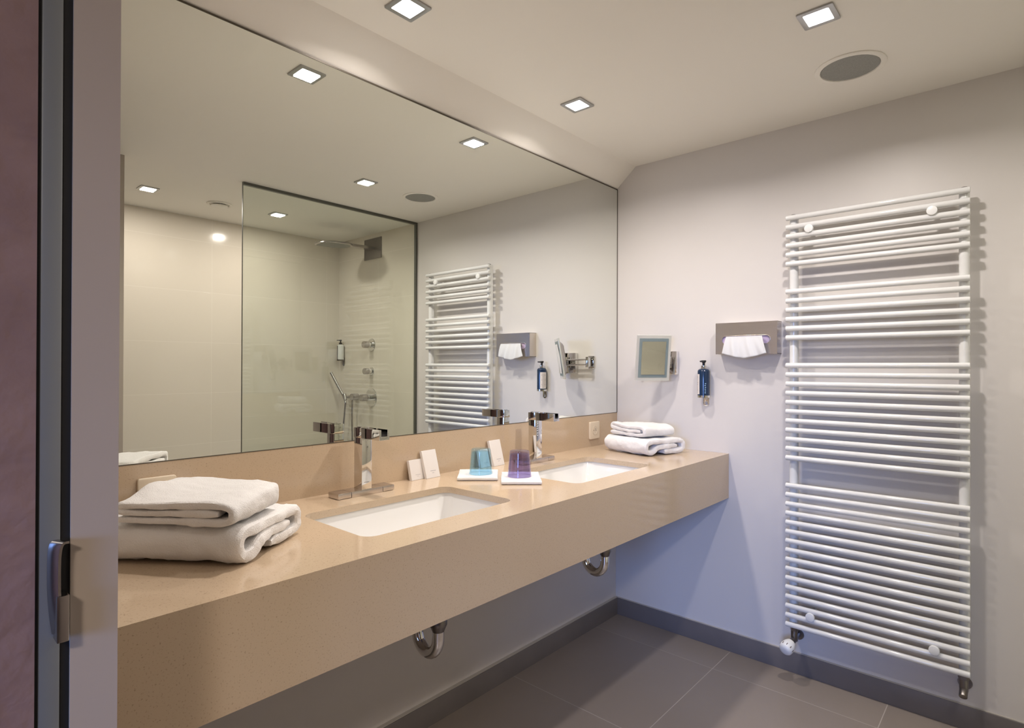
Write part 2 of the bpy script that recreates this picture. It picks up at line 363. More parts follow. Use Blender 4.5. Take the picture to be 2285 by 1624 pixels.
bm = NB(); lathe(bm, [(0.0905, -0.001), (0.088, -0.003), (0, -0.004)], (-0.387, -1.162, ZC)); link('grille', bm, 'grille', sp)
vt = thing('air_vent', 'round white extractor valve in the shower ceiling, seen in the mirror', 'vent', (-1.147, -2.245, ZC))
bm = NB(); lathe(bm, [(0.075, 0), (0.074, -0.006), (0.066, -0.010), (0.058, -0.006), (0.056, 0)], (-1.147, -2.245, ZC)); link('rim', bm, 'ceiling', vt)
bm = NB(); lathe(bm, [(0.012, 0), (0.012, -0.010), (0.048, -0.012), (0.050, -0.015), (0.044, -0.019), (0, -0.021)], (-1.147, -2.245, ZC)); link('disc', bm, 'ceiling', vt)

# ================================================================== BIG MIRROR
mr = thing('wall_mirror', 'large frameless wall mirror spanning above both washbasins', 'mirror', (-1.2, 0.003, 1.058))
link('mirror_glass', boxm(XL, -0.004, 0.0, 0.005, 1.060, 2.2335), 'mirror', mr, smooth=False)
link('mirror_edge', merge(boxm(XL, -0.0005, -0.0012, 0.006, 2.2335, 2.2385), boxm(-0.004, -0.0005, -0.0012, 0.006, 1.058, 2.2335), boxm(XL, -0.0005, -0.0008, 0.006, 1.0575, 1.060)), 'mirror_edge', mr)

# ================================================================== VANITY
ZT = 0.902; ZBt = 0.6986; YF = -0.594
S1 = (-1.875, -1.360, -0.484, -0.178); S2 = (-1.040, -0.520, -0.485, -0.168)
vc = thing('vanity_counter', 'long wall-hung beige stone washbasin counter with deep apron', 'counter', (-1.22, -0.3, ZBt))
holes = [rrect((s[0]+s[1])/2, (s[2]+s[3])/2, s[1]-s[0], s[3]-s[2], 0.035, 8) for s in (S1, S2)]
outer = [(XL+0.002, YF), (-0.001, YF), (-0.001, 0.004), (XL+0.002, 0.004)]
top = plate([outer]+holes, 0.02, lambda u, v, w: Vector((u, v, ZT-0.010+w)), 0.0)
link('countertop', top, 'stone', vc)
link('apron', boxm(XL+0.002, -0.001, YF, YF+0.022, ZBt, ZT-0.02), 'stone', vc)
link('underside_panel', boxm(XL+0.002, -0.001, YF+0.022, 0.004, ZBt+0.004, ZBt+0.02), 'jamb', vc)
tag(link('backsplash', boxm(XL+0.001, -0.001, -0.0002, 0.0055, ZT, 1.0575), 'stone'), 'low beige stone upstand between counter and big mirror', 'backsplash')

def make_sink(s, label):
    cx, cy, w, h = (s[0]+s[1])/2, (s[2]+s[3])/2, s[1]-s[0], s[3]-s[2]
    r = thing('washbasin', label, 'sink', (cx, cy, ZT-0.16), 'undermount washbasins')
    bm = NB(); n = 8; rings = []
    prof = [(0.022, -0.0205, 0.05), (0.006, -0.0205, 0.04), (0.004, -0.028, 0.04), (-0.004, -0.06, 0.045), (-0.012, -0.10, 0.05), (-0.022, -0.122, 0.055), (-0.045, -0.132, 0.055), (-0.10, -0.137, 0.045)]
    for e_, dz, rr in prof:
        rings.append([bm.verts.new((p[0], p[1], ZT+dz)) for p in rrect(cx, cy, w+2*e_, h+2*e_, rr, n)])
    outp = [(-0.10, -0.149, 0.045), (-0.035, -0.144, 0.055), (0.0, -0.10, 0.055), (0.010, -0.034, 0.05), (0.022, -0.034, 0.05)]
    for e_, dz, rr in outp:
        rings.append([bm.verts.new((p[0], p[1], ZT+dz)) for p in rrect(cx, cy, w+2*e_, h+2*e_, rr, n)])
    for i in range(len(rings)):
        if i == len(prof)-1: continue
        a, b = rings[i], rings[(i+1) % len(rings)]
        for k in range(len(a)): bm.faces.new((a[k], a[(k+1)%len(a)], b[(k+1)%len(a)], b[k]))
    bm.faces.new(rings[len(prof)-1]); bm.faces.new(rings[len(prof)][::-1])
    bmesh.ops.recalc_face_normals(bm, faces=bm.faces)
    link('bowl', bm, 'ceramic', r)
    bm = NB(); lathe(bm, [(0, -0.1315), (0.020, -0.1318), (0.023, -0.134), (0.031, -0.1345), (0.032, -0.1366)], (cx, cy, ZT)); link('drain', bm, 'chrome', r)
    return r
make_sink(S1, 'nearer white undermount washbasin, beside the big towel stack')
make_sink(S2, 'farther white undermount washbasin, nearest the radiator wall')

# chrome traps under the counter
def make_trap(x, label):
    r = thing('drain_trap', label, 'pipe', (x, -0.37, 0.49), 'chrome traps under the counter')
    ya, yb, zb, rr = -0.418, -0.328, 0.555, 0.045
    pts = [(x, ya, 0.60)] + [(x, (ya+yb)/2-rr*math.cos(a), zb-rr*1.15*math.sin(a)) for a in [math.pi*k/16 for k in range(17)]] + [(x, yb, 0.60), (x, yb, 0.66)]
    b_ = NB(); sweep(b_, pts, 0.0165, 20); link('u_bend', b_, 'chrome', r)
    b_ = NB(); sweep(b_, [(x, ya, 0.592), (x, ya, 0.702)], 0.0135, 20); link('inlet_pipe', b_, 'chrome', r)
    b_ = NB(); lathe(b_, [(0.0165, 0.575), (0.0225, 0.590), (0.0245, 0.594), (0.0245, 0.606), (0.022, 0.612), (0.0135, 0.614)], (x, ya, 0)); link('slip_nut', b_, 'dark_chrome', r)
    b_ = NB(); sweep(b_, [(x, yb, 0.645)]+[(x, yb+0.03-0.03*math.cos(a), 0.65+0.03*math.sin(a)) for a in [math.pi/2*k/8 for k in range(9)]]+[(x, 0.0, 0.68)], 0.0150, 16); link('outlet_pipe', b_, 'chrome', r)
    return r
t1 = make_trap(-1.600, 'chrome U-bend trap under the nearer washbasin, hanging below the apron')
dup(t1, (0.842, 0.006, 0.0), 'chrome U-bend trap under the farther washbasin, close to the wall corner')

# ================================================================== FAUCETS
def make_faucet(label):
    xc = -1.6155; z0 = ZT
    r = thing('basin_faucet', label, 'faucet', (xc, -0.074, z0), 'square chrome basin faucets')
    y0, y1 = -0.103, -0.047
    link('base_bar', boxm(-1.6705, -1.5585, y0, y1, z0, z0+0.0175, 0.0015), 'chrome_bar', r)
    link('lever', boxm(-1.7165, -1.6715, y0, y1, z0+0.001, z0+0.0175, 0.002), 'chrome_bar', r)
    link('lever', boxm(-1.5575, -1.5145, y0, y1, z0+0.001, z0+0.0175, 0.002), 'chrome_bar', r)
    link('post', boxm(-1.6345, -1.5985, -0.101, -0.058, z0+0.017, 1.079, 0.002), 'chrome', r)
    # spout: block with an open channel towards the front
    b_ = plate([[(-1.6345, 1.078), (-1.5985, 1.078), (-1.5985, 1.109), (-1.6055, 1.109), (-1.6055, 1.089), (-1.6275, 1.089), (-1.6275, 1.109), (-1.6345, 1.109)]],
               0.095, lambda u, v, w: Vector((u, -0.1435+w, v)), 0.0008)
    b2 = boxm(-1.6345, -1.5985, -0.0975, -0.056, 1.078, 1.109, 0.001)
    link('spout', merge(b_, b2), 'chrome', r)
    link('channel_lining', boxm(-1.6272, -1.6058, -0.186, -0.097, 1.0891, 1.0905), 'black_plastic', r)
    link('aerator_cover', boxm(-1.629, -1.604, -0.092, -0.064, 1.109, 1.1115, 0.001), 'chrome', r)
    link('logo_mark', boxm(-1.626, -1.608, -0.1013, -0.1009, 0.941, 0.9425), 'ink', r)
    return r
f1 = make_faucet('chrome square-spout faucet at the nearer washbasin, tall and in front of the mirror')
dup(f1, (0.826, -0.012, 0), 'chrome square-spout faucet at the farther washbasin, behind the purple glass')

# ================================================================== TOWELS
def ribbon(path, t, w, seed, amp=0.0022, nw=22, big=0.0):
    """thick soft cloth band following a 2-D path (a, z), extruded across width w; returns bmesh in local (a, b, z)"""
    bm = NB(); n = len(path); rings = []
    for i, p in enumerate(path):
        d = (path[min(i+1, n-1)]-path[max(i-1, 0)]).normalized(); nn = Vector((-d.y, d.x)); ring = []
        endk = min(i, n-1-i); sh = 1.0 if endk > 2 else (0.55, 0.82, 0.95)[endk]
        h = t/2*sh
        def pt(bx, off): return Vector((p.x+nn.x*off, bx, p.y+nn.y*off))
        for k in range(nw+1):
            b_ = -w/2+h*0.6+(w-1.2*h)*k/nw; ring.append(pt(b_, h))
        for k in range(1, 4): a_ = math.pi/2-math.pi*k/4; ring.append(pt(w/2-h*0.6+h*0.6*math.cos(a_), h*math.sin(a_)))
        for k in range(nw+1):
            b_ = w/2-h*0.6-(w-1.2*h)*k/nw; ring.append(pt(b_, -h))
        for k in range(1, 4): a_ = -math.pi/2-math.pi*k/4; ring.append(pt(-w/2+h*0.6+h*0.6*math.cos(a_), h*math.sin(a_)))
        rings.append([bm.verts.new(v) for v in ring])
    for a, b in zip(rings, rings[1:]):
        for k in range(len(a)): bm.faces.new((a[k], a[(k+1)%len(a)], b[(k+1)%len(a)], b[k]))
    bm.faces.new(rings[0][::-1]); bm.faces.new(rings[-1])
    bmesh.ops.recalc_face_normals(bm, faces=bm.faces); bm.normal_update()
    sv = Vector((seed*3.1, seed*1.7, seed*0.9))
    for v in bm.verts:
        q = v.co+sv
        v.co += v.normal*(noise.noise(q*24)*amp+noise.noise(q*60)*amp*0.6+noise.noise(q*140)*amp*0.25)
        if big: v.co += Vector((noise.noise(q*7)*big, noise.noise(q*7+Vector((9, 2, 4)))*big, 0))
    return bm
def place_towel(bm, P0, ang, z0, name, label, group, warp=None):
    zmin = min(v.co.z for v in bm.verts)
    for v in bm.verts:
        v.co.z -= zmin
        if warp: v.co.z += warp(v.co.x, v.co.y, v.co.z)
    zmin = min(v.co.z for v in bm.verts)
    for v in bm.verts: v.co.z -= zmin
    bm.transform(Matrix.Translation(Vector((P0[0], P0[1], z0)))@Matrix.Rotation(ang, 4, 'Z'))
    topz = max(v.co.z for v in bm.verts)
    print('towel', name, z0, topz)
    return tag(link(name, bm, 'terry'), label, 'towel', group), topz
def bath_towel(Lx, H, Wd, seed):
    t = H/3*1.06
    pts = [(0.76,.50),(0.60,.51),(0.45,.50),(0.33,.44),(0.26,.32),(0.20,.20),(0.12,.18),(0.065,.34),(0.065,.64),(0.13,.83),(0.32,.84),(0.6,.83),(0.82,.84),(0.91,.76),(0.935,.52),(0.92,.27),(0.84,.17),(0.66,.165),(0.46,.165)]
    path = crom([(a*Lx, b*H) for a, b in pts], 6)
    bm = ribbon(path, t, Wd, seed, 0.0036, 40, 0.008)
    for v in bm.verts: v.co.y += Wd/2
    return bm
def hand_towel(Ly, H, Wd, seed):
    """folded in three; the round fold faces -y"""
    t = H/3*0.96
    pts = [(0.98,.17),(0.7,.17),(0.4,.17),(0.14,.17),(0.06,.28),(0.045,.5),(0.06,.72),(0.14,.83),(0.4,.83),(0.7,.83),(0.9,.83),(0.955,.74),(0.95,.6),(0.86,.5),(0.6,.5),(0.35,.5),(0.145,.5)]
    path = crom([(a*Ly, b*H) for a, b in pts], 6)
    bm = ribbon(path, t, Wd, seed, 0.0028, 30, 0.006)
    # local a -> y, width -> x
    for v in bm.verts: v.co = Vector((v.co.y+Wd/2, v.co.x, v.co.z))
    bmesh.ops.recalc_face_normals(bm, faces=bm.faces)
    return bm
angA = math.atan2(0.581, 0.814)
wa = lambda x, y, z: 0.0015*math.sin(x*9+1)*min(z/0.05, 1)
_, tzA = place_towel(bath_towel(0.268, 0.068, 0.36, 1), (-2.163, -0.482), angA, ZT+0.0005, 'bath_towel', 'large white bath towel folded at the bottom of the near stack', 'folded white towels', wa)
def wa2(x, y, z):
    k = min(z/0.04, 1)
    return k*(0.012*math.exp(-((x-0.085)**2/0.0022+(y-0.24)**2/0.003)) + 0.003*math.sin((x+y)*22) + 0.016*(x/0.18) - 0.003*(y/0.28))
place_towel(hand_towel(0.268, 0.047, 0.178, 2), (-2.163, -0.470), angA, tzA-0.0005, 'hand_towel', 'white hand towel folded in three on top of the near stack', 'folded white towels', wa2)
angB = math.atan2(-0.26, 0.96)
_, tzB = place_towel(bath_towel(0.265, 0.067, 0.27, 5), (-0.372, -0.368), angB, ZT+0.0005, 'bath_towel', 'rolled white bath towel at the bottom of the far corner stack', 'folded white towels', wa)
def wb2(x, y, z):
    k = min(z/0.04, 1); return k*(0.016*math.exp(-((x-0.0)**2/0.003+(y-0.2)**2/0.004)) + 0.005*math.sin((x*1.3+y)*20+1))
place_towel(hand_towel(0.225, 0.047, 0.195, 8), (-0.340, -0.352), angB, tzB-0.0005, 'hand_towel', 'white hand towel folded on top of the far corner stack', 'folded white towels', wb2)

# face cloths under the tumblers
def face_cloth(P0, wx, wy, seed, label):
    t = 0.0062; H = 2*t
    path = crom([(wy*0.99, t*.5), (wy*.5, t*.5), (wy*0.06, t*.5), (0.004, t), (wy*0.06, t*1.5), (wy*.5, t*1.5), (wy*0.97, t*1.5)], 8)
    bm = ribbon(path, t*0.98, wx, seed, 0.0008, 18, 0.003)
    for v in bm.verts: v.co = Vector((v.co.y+wx/2, v.co.x, v.co.z))
    bmesh.ops.recalc_face_normals(bm, faces=bm.faces)
    zmin = min(v.co.z for v in bm.verts)
    for v in bm.verts: v.co.z -= zmin
    bm.transform(Matrix.Translation(Vector((P0[0], P0[1], ZT+0.0003)))@Matrix.Rotation(math.atan2(-0.733, 0.68), 4, 'Z'))
    return tag(link('face_cloth', bm, 'terry'), label, 'cloth', 'folded face cloths')
face_cloth((-1.283, -0.146), 0.142, 0.165, 11, 'folded white face cloth under the blue tumbler')
face_cloth((-1.227, -0.306), 0.135, 0.185, 14, 'folded white face cloth under the purple tumbler')
def tumbler(x, y, m, label):
    z = ZT+0.0137
    r = thing('drinking_glass', label, 'glass', (x, y, z), 'upside-down tumblers')
    b_ = NB()
    out = [(0.0415, 0.0), (0.0418, 0.002), (0.0395, 0.03), (0.037, 0.06), (0.0348, 0.084), (0.0335, 0.0885), (0.030, 0.0905), (0.0, 0.0905)]
    inn = [(0.0, 0.080), (0.028, 0.080), (0.0325, 0.077), (0.0345, 0.06), (0.037, 0.03), (0.0392, 0.002), (0.0398, 0.0)]
    lathe(b_, out, (x, y, z), seg=40); 
    c_ = NB(); lathe(c_, inn, (x, y, z), seg=40)
    d_ = NB(); lathe(d_, [(0.0415, 0.0), (0.0398, 0.0)], (x, y, z), seg=40)
    mm = merge(b_, c_, d_); bmesh.ops.remove_doubles(mm, verts=mm.verts, dist=1e-6); bmesh.ops.recalc_face_normals(mm, faces=mm.faces)
    link('glass_body', mm, m, r)
tumbler(-1.1785, -0.160, 'blue_glass', 'pale blue tumbler upside down on the left face cloth')
tumbler(-1.1215, -0.294, 'purple_glass', 'purple tumbler upside down on the right face cloth')

# small card boxes leaning on the upstand
def soap_box(x, y, yaw, w, h, d, label, group='white toiletry boxes'):
    r = thing('toiletry_box', label, 'box', (x, y, ZT), group)
    lean = math.asin(max(0.02, min(0.9, (abs(y)-0.0015-w*math.sin(yaw)-d*0.97)/h)))
    T = Matrix.Translation(Vector((x, y, ZT)))@Matrix.Rotation(yaw, 4, 'Z')@Matrix.Rotation(-lean, 4, 'X')
    # pivot: the lower front edge stands off, the lower back edge touches the counter
    lift = math.sin(lean)*d
    T = Matrix.Translation(Vector((0, 0, lift*0+0.0003)))@T
    link('carton', boxm(0, w, 0, d, 0, h, 0.0008, 1, T), 'card', r)
    link('printed_line', boxm(w*0.36, w*0.74, -0.0002, 0.0004, h*0.24, h*0.262, 0, 1, T), 'grey_ink', r)
    link('printed_line', boxm(w*0.46, w*0.60, -0.0002, 0.0004, h*0.17, h*0.187, 0, 1, T), 'grey_ink', r)
soap_box(-1.3892, -0.034, math.radians(5), 0.060, 0.071, 0.012, 'small white toiletry box leaning left of the taller box by the nearer faucet')
soap_box(-1.3322, -0.045, math.radians(4), 0.068, 0.100, 0.012, 'tall white toiletry box leaning on the upstand by the nearer faucet')
soap_box(-1.0500, -0.034, math.radians(5), 0.058, 0.071, 0.012, 'small white toiletry box mostly hidden behind the blue tumbler')
soap_box(-0.9890, -0.045, math.radians(4), 0.068, 0.104, 0.012, 'tall white toiletry box leaning on the upstand behind the blue tumbler')

# socket and switch on the upstand
def wall_plate(x0, x1, z0, z1, name, label, cat):
    r = thing(name, label, cat, ((x0+x1)/2, 0, z0))
    link('cover_plate', plate([rrect((x0+x1)/2, (z0+z1)/2, x1-x0, z1-z0, 0.006)], 0.009, lambda u, v, w: Vector((u, -0.0045+w, v)), 0.002), 'plastic', r)
    return r
r = wall_plate(-0.266, -0.180, 0.939, 1.025, 'wall_socket', 'cream single power socket on the upstand beside the far towel stack', 'socket')
cx, cz = -0.223, 0.982
bm = NB(); lathe(bm, [(0.0215, 0.0092), (0.0215, 0.0102), (0.0195, 0.0102), (0.0190, 0.0096), (0, 0.0094)], (cx, 0, cz), (0, -1, 0)); link('socket_well', bm, 'plastic', r)
link('pin_hole', cyl((cx-0.0095, -0.0102, cz), (cx-0.0095, -0.008, cz), 0.0026, 12), 'ink', r)
link('pin_hole', cyl((cx+0.0095, -0.0102, cz), (cx+0.0095, -0.008, cz), 0.0026, 12), 'ink', r)
link('earth_pin', cyl((cx, -0.016, cz+0.010), (cx, -0.008, cz+0.010), 0.0024, 12), 'chrome', r)
r = wall_plate(-2.206, -2.1205, 0.937, 1.0225, 'light_switch', 'cream wall switch half hidden behind the near towel stack', 'switch')
link('rocker', boxm(-2.188, -2.138, -0.012, -0.006, 0.957, 1.003, 0.0015), 'plastic', r)

# ================================================================== TOWEL RADIATOR
RX = -0.08; tr = thing('towel_radiator', 'tall white ladder towel radiator on the far wall', 'radiator', (-0.06, -1.17, 0.21))
zt, zb_ = 1.9222, 0.2298; pitch = (zt-zb_)/44
idx = list(range(0, 6))+list(range(8, 14))+list(range(16, 27))+list(range(29, 45))
tmesh = None
for k in idx:
    z = zt-k*pitch
    if tmesh is None:
        o = link('tube', cyl((RX, -1.4705, z), (RX, -0.8641, z), 0.0109, 20, bevel=0.0035), 'enamel', tr); tmesh = o; z00 = o.location.z; kz = z
    else:
        o = tmesh.copy(); COL.objects.link(o); o.parent = tr; o.location = tmesh.location+Vector((0, 0, z-kz))
def post_mesh(y):
    b_ = NB(); ol = []
    for k in range(13):
        a = math.pi/2+math.pi*k/12; ol.append((-0.0565+0.0155*math.cos(a)*0.95, y+0.0155*math.sin(a)))
    ol += [(-0.041, y-0.0155), (-0.041, y+0.0155)]
    lo = [b_.verts.new((p[0], p[1], 0.222)) for p in ol]; hi = [b_.verts.new((p[0], p[1], 1.933)) for p in ol]
    for i in range(len(ol)): b_.faces.new((lo[i], lo[(i+1)%len(ol)], hi[(i+1)%len(ol)], hi[i]))
    b_.faces.new(lo[::-1]); b_.faces.new(hi); bmesh.ops.recalc_face_normals(b_, faces=b_.faces); return b_
for y in (-0.888, -1.452):
    link('rail', post_mesh(y), 'enamel', tr)
    b_ = NB(); lathe(b_, [(0.011, 1.932), (0.011, 1.937), (0.008, 1.939), (0.0055, 1.9392), (0.005, 1.936), (0, 1.936)], (-0.060, y, 0)); link('bleed_plug', b_, 'dark_chrome', tr)
for y, z in ((-0.955, 1.865), (-1.3625, 1.865), (-0.961, 0.2865), (-1.369, 0.2875)):
    w_ = link('wall_bracket', cyl((-0.0, y, z), (-0.088, y, z), 0.008, 14), 'enamel', tr)
    link('bracket_cap', cyl((-0.084, y, z), (-0.098, y, z), 0.0165, 24, bevel=0.002), 'white_plastic', w_)
# thermostatic valve (left) and return valve (right)
def valve_body(y):
    b_ = NB(); sweep(b_, [(-0.060, y, 0.228), (-0.060, y, 0.205), (-0.060, y, 0.175), (-0.060, y, 0.160)], [0.012, 0.0145, 0.0135, 0.013], 12)
    c_ = NB(); sweep(c_, [(-0.060, y, 0.218), (-0.060, y, 0.203)], 0.0165, 6)
    d_ = NB(); sweep(d_, [(-0.060, y, 0.168), (-0.045, y, 0.166), (0.0, y, 0.166)], [0.013, 0.0115, 0.0100], 12)
    e_ = NB(); sweep(e_, [(-0.002, y, 0.166), (-0.010, y, 0.166)], [0.022, 0.020], 20)
    return merge(b_, c_, d_, e_)
v1 = link('thermostatic_valve', valve_body(-0.893), 'dark_chrome', tr)
P = Vector((-0.066, -0.893, 0.166)); D = Vector((-0.80, 0.30, -0.30)).normalized(); D = Vector((-0.86, 0.22, -0.34)).normalized()
link('valve_stem', cyl(P, P+D*0.03, 0.012, 12), 'dark_chrome', v1)
b_ = NB(); hs = P+D*0.022
lathe(b_, [(0.015, 0), (0.019, 0.002), (0.0235, 0.012), (0.0268, 0.026), (0.0275, 0.036), (0.0260, 0.046), (0.021, 0.053), (0.011, 0.056), (0.0, 0.0565)], hs, D, 36)
link('valve_head', b_, 'white_plastic', v1)
x_, y_ = frame_of(D); b_ = NB()
for k in range(10):
    a = 2*math.pi*k/10
    n_ = x_*math.cos(a)+y_*math.sin(a); c_ = hs+D*0.0375+n_*0.0272; tt = D.cross(n_)
    Mx = Matrix((( tt.x, D.x, n_.x, c_.x), (tt.y, D.y, n_.y, c_.y), (tt.z, D.z, n_.z, c_.z), (0, 0, 0, 1)))
    add_box(b_, -0.0016, 0.0016, -0.0045, 0.0045, -0.001, 0.0008, Mx)
link('grip_slots', b_, 'ink', v1, smooth=False)
v2 = link('return_valve', valve_body(-1.4505), 'dark_chrome', tr)
link('valve_cap', cyl((-0.060, -1.4505, 0.168), (-0.088, -1.4505, 0.150), 0.0125, 16, bevel=0.002), 'dark_chrome', v2)

# ================================================================== TISSUE BOX
tb = thing('tissue_dispenser', 'brushed steel wall tissue dispenser with a white tissue hanging out', 'tissue box', (0, -0.6895, 1.357))
ty0, ty1, tz0, tz1, tp = -0.823, -0.556, 1.3575, 1.4985, 0.060
front = plate([[(ty0, tz0), (ty1, tz0), (ty1, tz1), (ty0, tz1)], rrect(-0.6895, 1.4205, 0.208, 0.036, 0.0175, 8)], 0.0016, lambda u, v, w: Vector((-tp+w, u, v)))
cov = merge(front, boxm(-tp, 0, ty0, ty0+0.0015, tz0, tz1), boxm(-tp, 0, ty1-0.0015, ty1, tz0, tz1), boxm(-tp, 0, ty0, ty1, tz1-0.0015, tz1), boxm(-tp, 0, ty0, ty1, tz0, tz0+0.0015))
link('steel_cover', cov, 'steel', tb)
b_ = plate([rrect(-0.6895, 1.4205, 0.213, 0.041, 0.0195, 8), rrect(-0.6895, 1.4205, 0.206, 0.034, 0.0165, 8)], 0.002, lambda u, v, w: Vector((-tp-0.0012+w, u, v)), 0.0006)
link('slot_rim', b_, 'steel', tb)
link('carton', boxm(-tp+0.004, -0.004, ty0+0.006, ty1-0.006, tz0+0.004, tz1-0.006), 'lilac', tb)
b_ = NB(); nu, nv = 40, 22; G = []
for i in range(nu+1):
    u_ = i/nu; row = []
    for j in range(nv+1):
        v_ = j/nv
        wdt = 0.145+0.050*v_; y = -0.6895+(u_-0.5)*wdt
        # comes out of the slot, over its lip, then hangs
        if v_ < 0.22:
            q = v_/0.22; x = -tp+0.006-0.026*q; z = 1.420+0.016*math.sin(q*math.pi/2)
        else:
            q = (v_-0.22)/0.78; x = -tp-0.020-0.004*math.sin(q*2.5); z = 1.436-q*(0.088+0.010*math.sin(u_*math.pi)-0.012*abs(u_-0.5)*2)
        x -= 0.0045*math.sin(u_*17+v_*2)*(0.3+v_*0.7)+0.003*math.sin(u_*31+v_*5)*v_
        row.append(b_.verts.new((x, y, z)))
    G.append(row)
for i in range(nu):
    for j in range(nv): b_.faces.new((G[i][j], G[i+1][j], G[i+1][j+1], G[i][j+1]))
to = link('tissue', b_, 'tissue', tb); sm = to.modifiers.new('thick', 'SOLIDIFY'); sm.thickness = 0.0008

# ================================================================== SOAP DISPENSERS
def soap_disp(x, y, zbase, label, dark=True, face=(-0.50, 0.866)):
    r = thing('soap_dispenser', label, 'soap dispenser', (0, y, zbase-0.05), 'pump bottles in wall holders')
    z = zbase; R_ = 0.0275; b_ = NB()
    lathe(b_, [(0, 0), (R_-0.002, 0), (R_, 0.002), (R_, 0.118), (R_-0.001, 0.123), (R_-0.005, 0.128), (0.013, 0.132), (0, 0.132)], (x, y, z), seg=36)
    bt = link('bottle', b_, 'navy' if dark else 'white_plastic', r)
    b_ = NB(); lathe(b_, [(0.012, 0.130), (0.0125, 0.133), (0.0125, 0.146), (0.010, 0.148), (0, 0.148)], (x, y, z)); link('collar', b_, 'chrome' if dark else 'black_plastic', r)
    b_ = NB(); lathe(b_, [(0.006, 0.147), (0.006, 0.158), (0.0105, 0.163), (0.0115, 0.168), (0.010, 0.171), (0, 0.171)], (x, y, z)); 
    c_ = boxm(x-0.034, x, y-0.005, y+0.005, z+0.162, z+0.169, 0.002); link('pump', merge(b_, c_), 'black_plastic', r)
    # curved label
    fa = math.atan2(face[1], face[0])
    def patch(a0, a1, z0, z1, rad, m, nm, par):
        b2 = NB(); n_ = 12; lo = []; hi = []
        for k in range(n_+1):
            a = fa+a0+(a1-a0)*k/n_; c, s = math.cos(a)*rad, math.sin(a)*rad
            lo.append(b2.verts.new((x+c, y+s, z+z0))); hi.append(b2.verts.new((x+c, y+s, z+z1)))
        for k in range(n_): b2.faces.new((lo[k], lo[k+1], hi[k+1], hi[k]))
        return link(nm, b2, m, par)
    if dark:
        lb = patch(-0.72, 0.72, 0.012, 0.106, R_+0.0004, 'label', 'label_panel', bt)
        ink = NB()
        for k in range(11):
            zz = 0.020+0.0075*k; hw = 0.45*(0.6+0.4*math.sin(k*2.3)**2)
            b2 = ink; lo = []; hi = []
            for q in range(7):
                a = fa-hw+2*hw*q/6; c, s = math.cos(a)*(R_+0.0008), math.sin(a)*(R_+0.0008)
                lo.append(b2.verts.new((x+c, y+s, z+zz))); hi.append(b2.verts.new((x+c, y+s, z+zz+0.0018)))
            for q in range(6): b2.faces.new((lo[q], lo[q+1], hi[q+1], hi[q]))
        link('label_print', ink, 'ink', bt)
        ink = NB(); fb = math.atan2(-0.62, -0.78)
        for k in range(6):
            zz = 0.018+0.0085*k; a0 = fb-0.10+0.05*math.sin(k*3); lo = []; hi = []
            for q in range(4):
                a = a0+0.2*q/3; c, s = math.cos(a)*(R_+0.0006), math.sin(a)*(R_+0.0006)
                lo.append(ink.verts.new((x+c, y+s, z+zz))); hi.append(ink.verts.new((x+c, y+s, z+zz+0.0035)))
            for q in range(3): ink.faces.new((lo[q], lo[q+1], hi[q+1], hi[q]))
        link('side_print', ink, 'ink_pale', bt)
    # holder: chrome cup under the bottle and wall tab below
    hm = 'chrome' if dark else 'dark_chrome'
    b_ = NB(); lathe(b_, [(0, -0.001), (R_+0.0005, -0.001), (R_+0.0005, 0.007), (R_+0.002, 0.007), (R_+0.002, -0.003), (0, -0.003)], (x, y, z), seg=36)
    link('holder_cup', b_, hm, r)
    b_ = plate([rrect(y, z-0.008, 0.030, 0.075, 0.0145, 8), rrect(y, z-0.030, 0.006, 0.016, 0.0028, 4)], 0.003, lambda u, v, w: Vector((-0.0016+w, u, v)), 0.0006)
    link('wall_tab', b_, hm, r)
    link('bracket', boxm(x, 0, y-0.008, y+0.008, z-0.003, z+0.0), hm, r)
    if not dark:
        fr = merge(boxm(x-R_-0.003, x-R_-0.0005, y-0.004, y+0.004, z-0.003, z+0.118), boxm(x-R_-0.003, 0, y-0.004, y+0.004, z+0.116, z+0.120), boxm(-0.004, 0, y-0.008, y+0.008, z-0.02, z+0.120))
        link('holder_frame', fr, 'dark_chrome', r)
soap_disp(-0.0315, -0.487, 1.160, 'dark navy pump bottle in a chrome wall holder beside the tissue dispenser')
soap_disp(-0.0315, -2.632, 1.345, 'white pump bottle in a dark holder inside the shower, seen in the mirror', False)

# ================================================================== MAGNIFYING MIRROR ON ARM
mm = thing('magnifying_mirror', 'small square swivel magnifying mirror on a chrome wall arm', 'mirror', (0, -0.158, 1.264))
E = Vector((0.72, -0.694, 0)).normalized(); n0 = Vector((E.y, -E.x, 0)); n0 = n0 if n0.x < 0 else -n0
tl = math.radians(-9.5); nn = (n0*math.cos(tl)+Vector((0, 0, 1))*math.sin(tl)).normalized(); up = (Vector((0,0,1))*math.cos(tl)-n0*math.sin(tl)).normalized()
HC = Vector((-0.132, -0.279, 1.342))
def T3(u, v, w): return HC+E*u+up*v+nn*w
w2, h2 = 0.168, 0.222
link('mirror_frame', plate([rrect(0, 0, w2, h2, 0.004)], 0.008, T3, 0.0015), 'acrylic', mm)
def curved(w, h, mname, name, d0, inner=None):
    b_ = NB(); G = []; n_ = 24; Rc = 0.9
    for i in range(n_+1):
        G.append([b_.verts.new(T3((i/n_-.5)*w, (j/n_-.5)*h, d0+(((i/n_-.5)*w)**2+((j/n_-.5)*h)**2)/(2*Rc))) for j in range(n_+1)])
    for i in range(n_):
        for j in range(n_): b_.faces.new((G[i][j], G[i+1][j], G[i+1][j+1], G[i][j+1]))
    return link(name, b_, mname, mm)
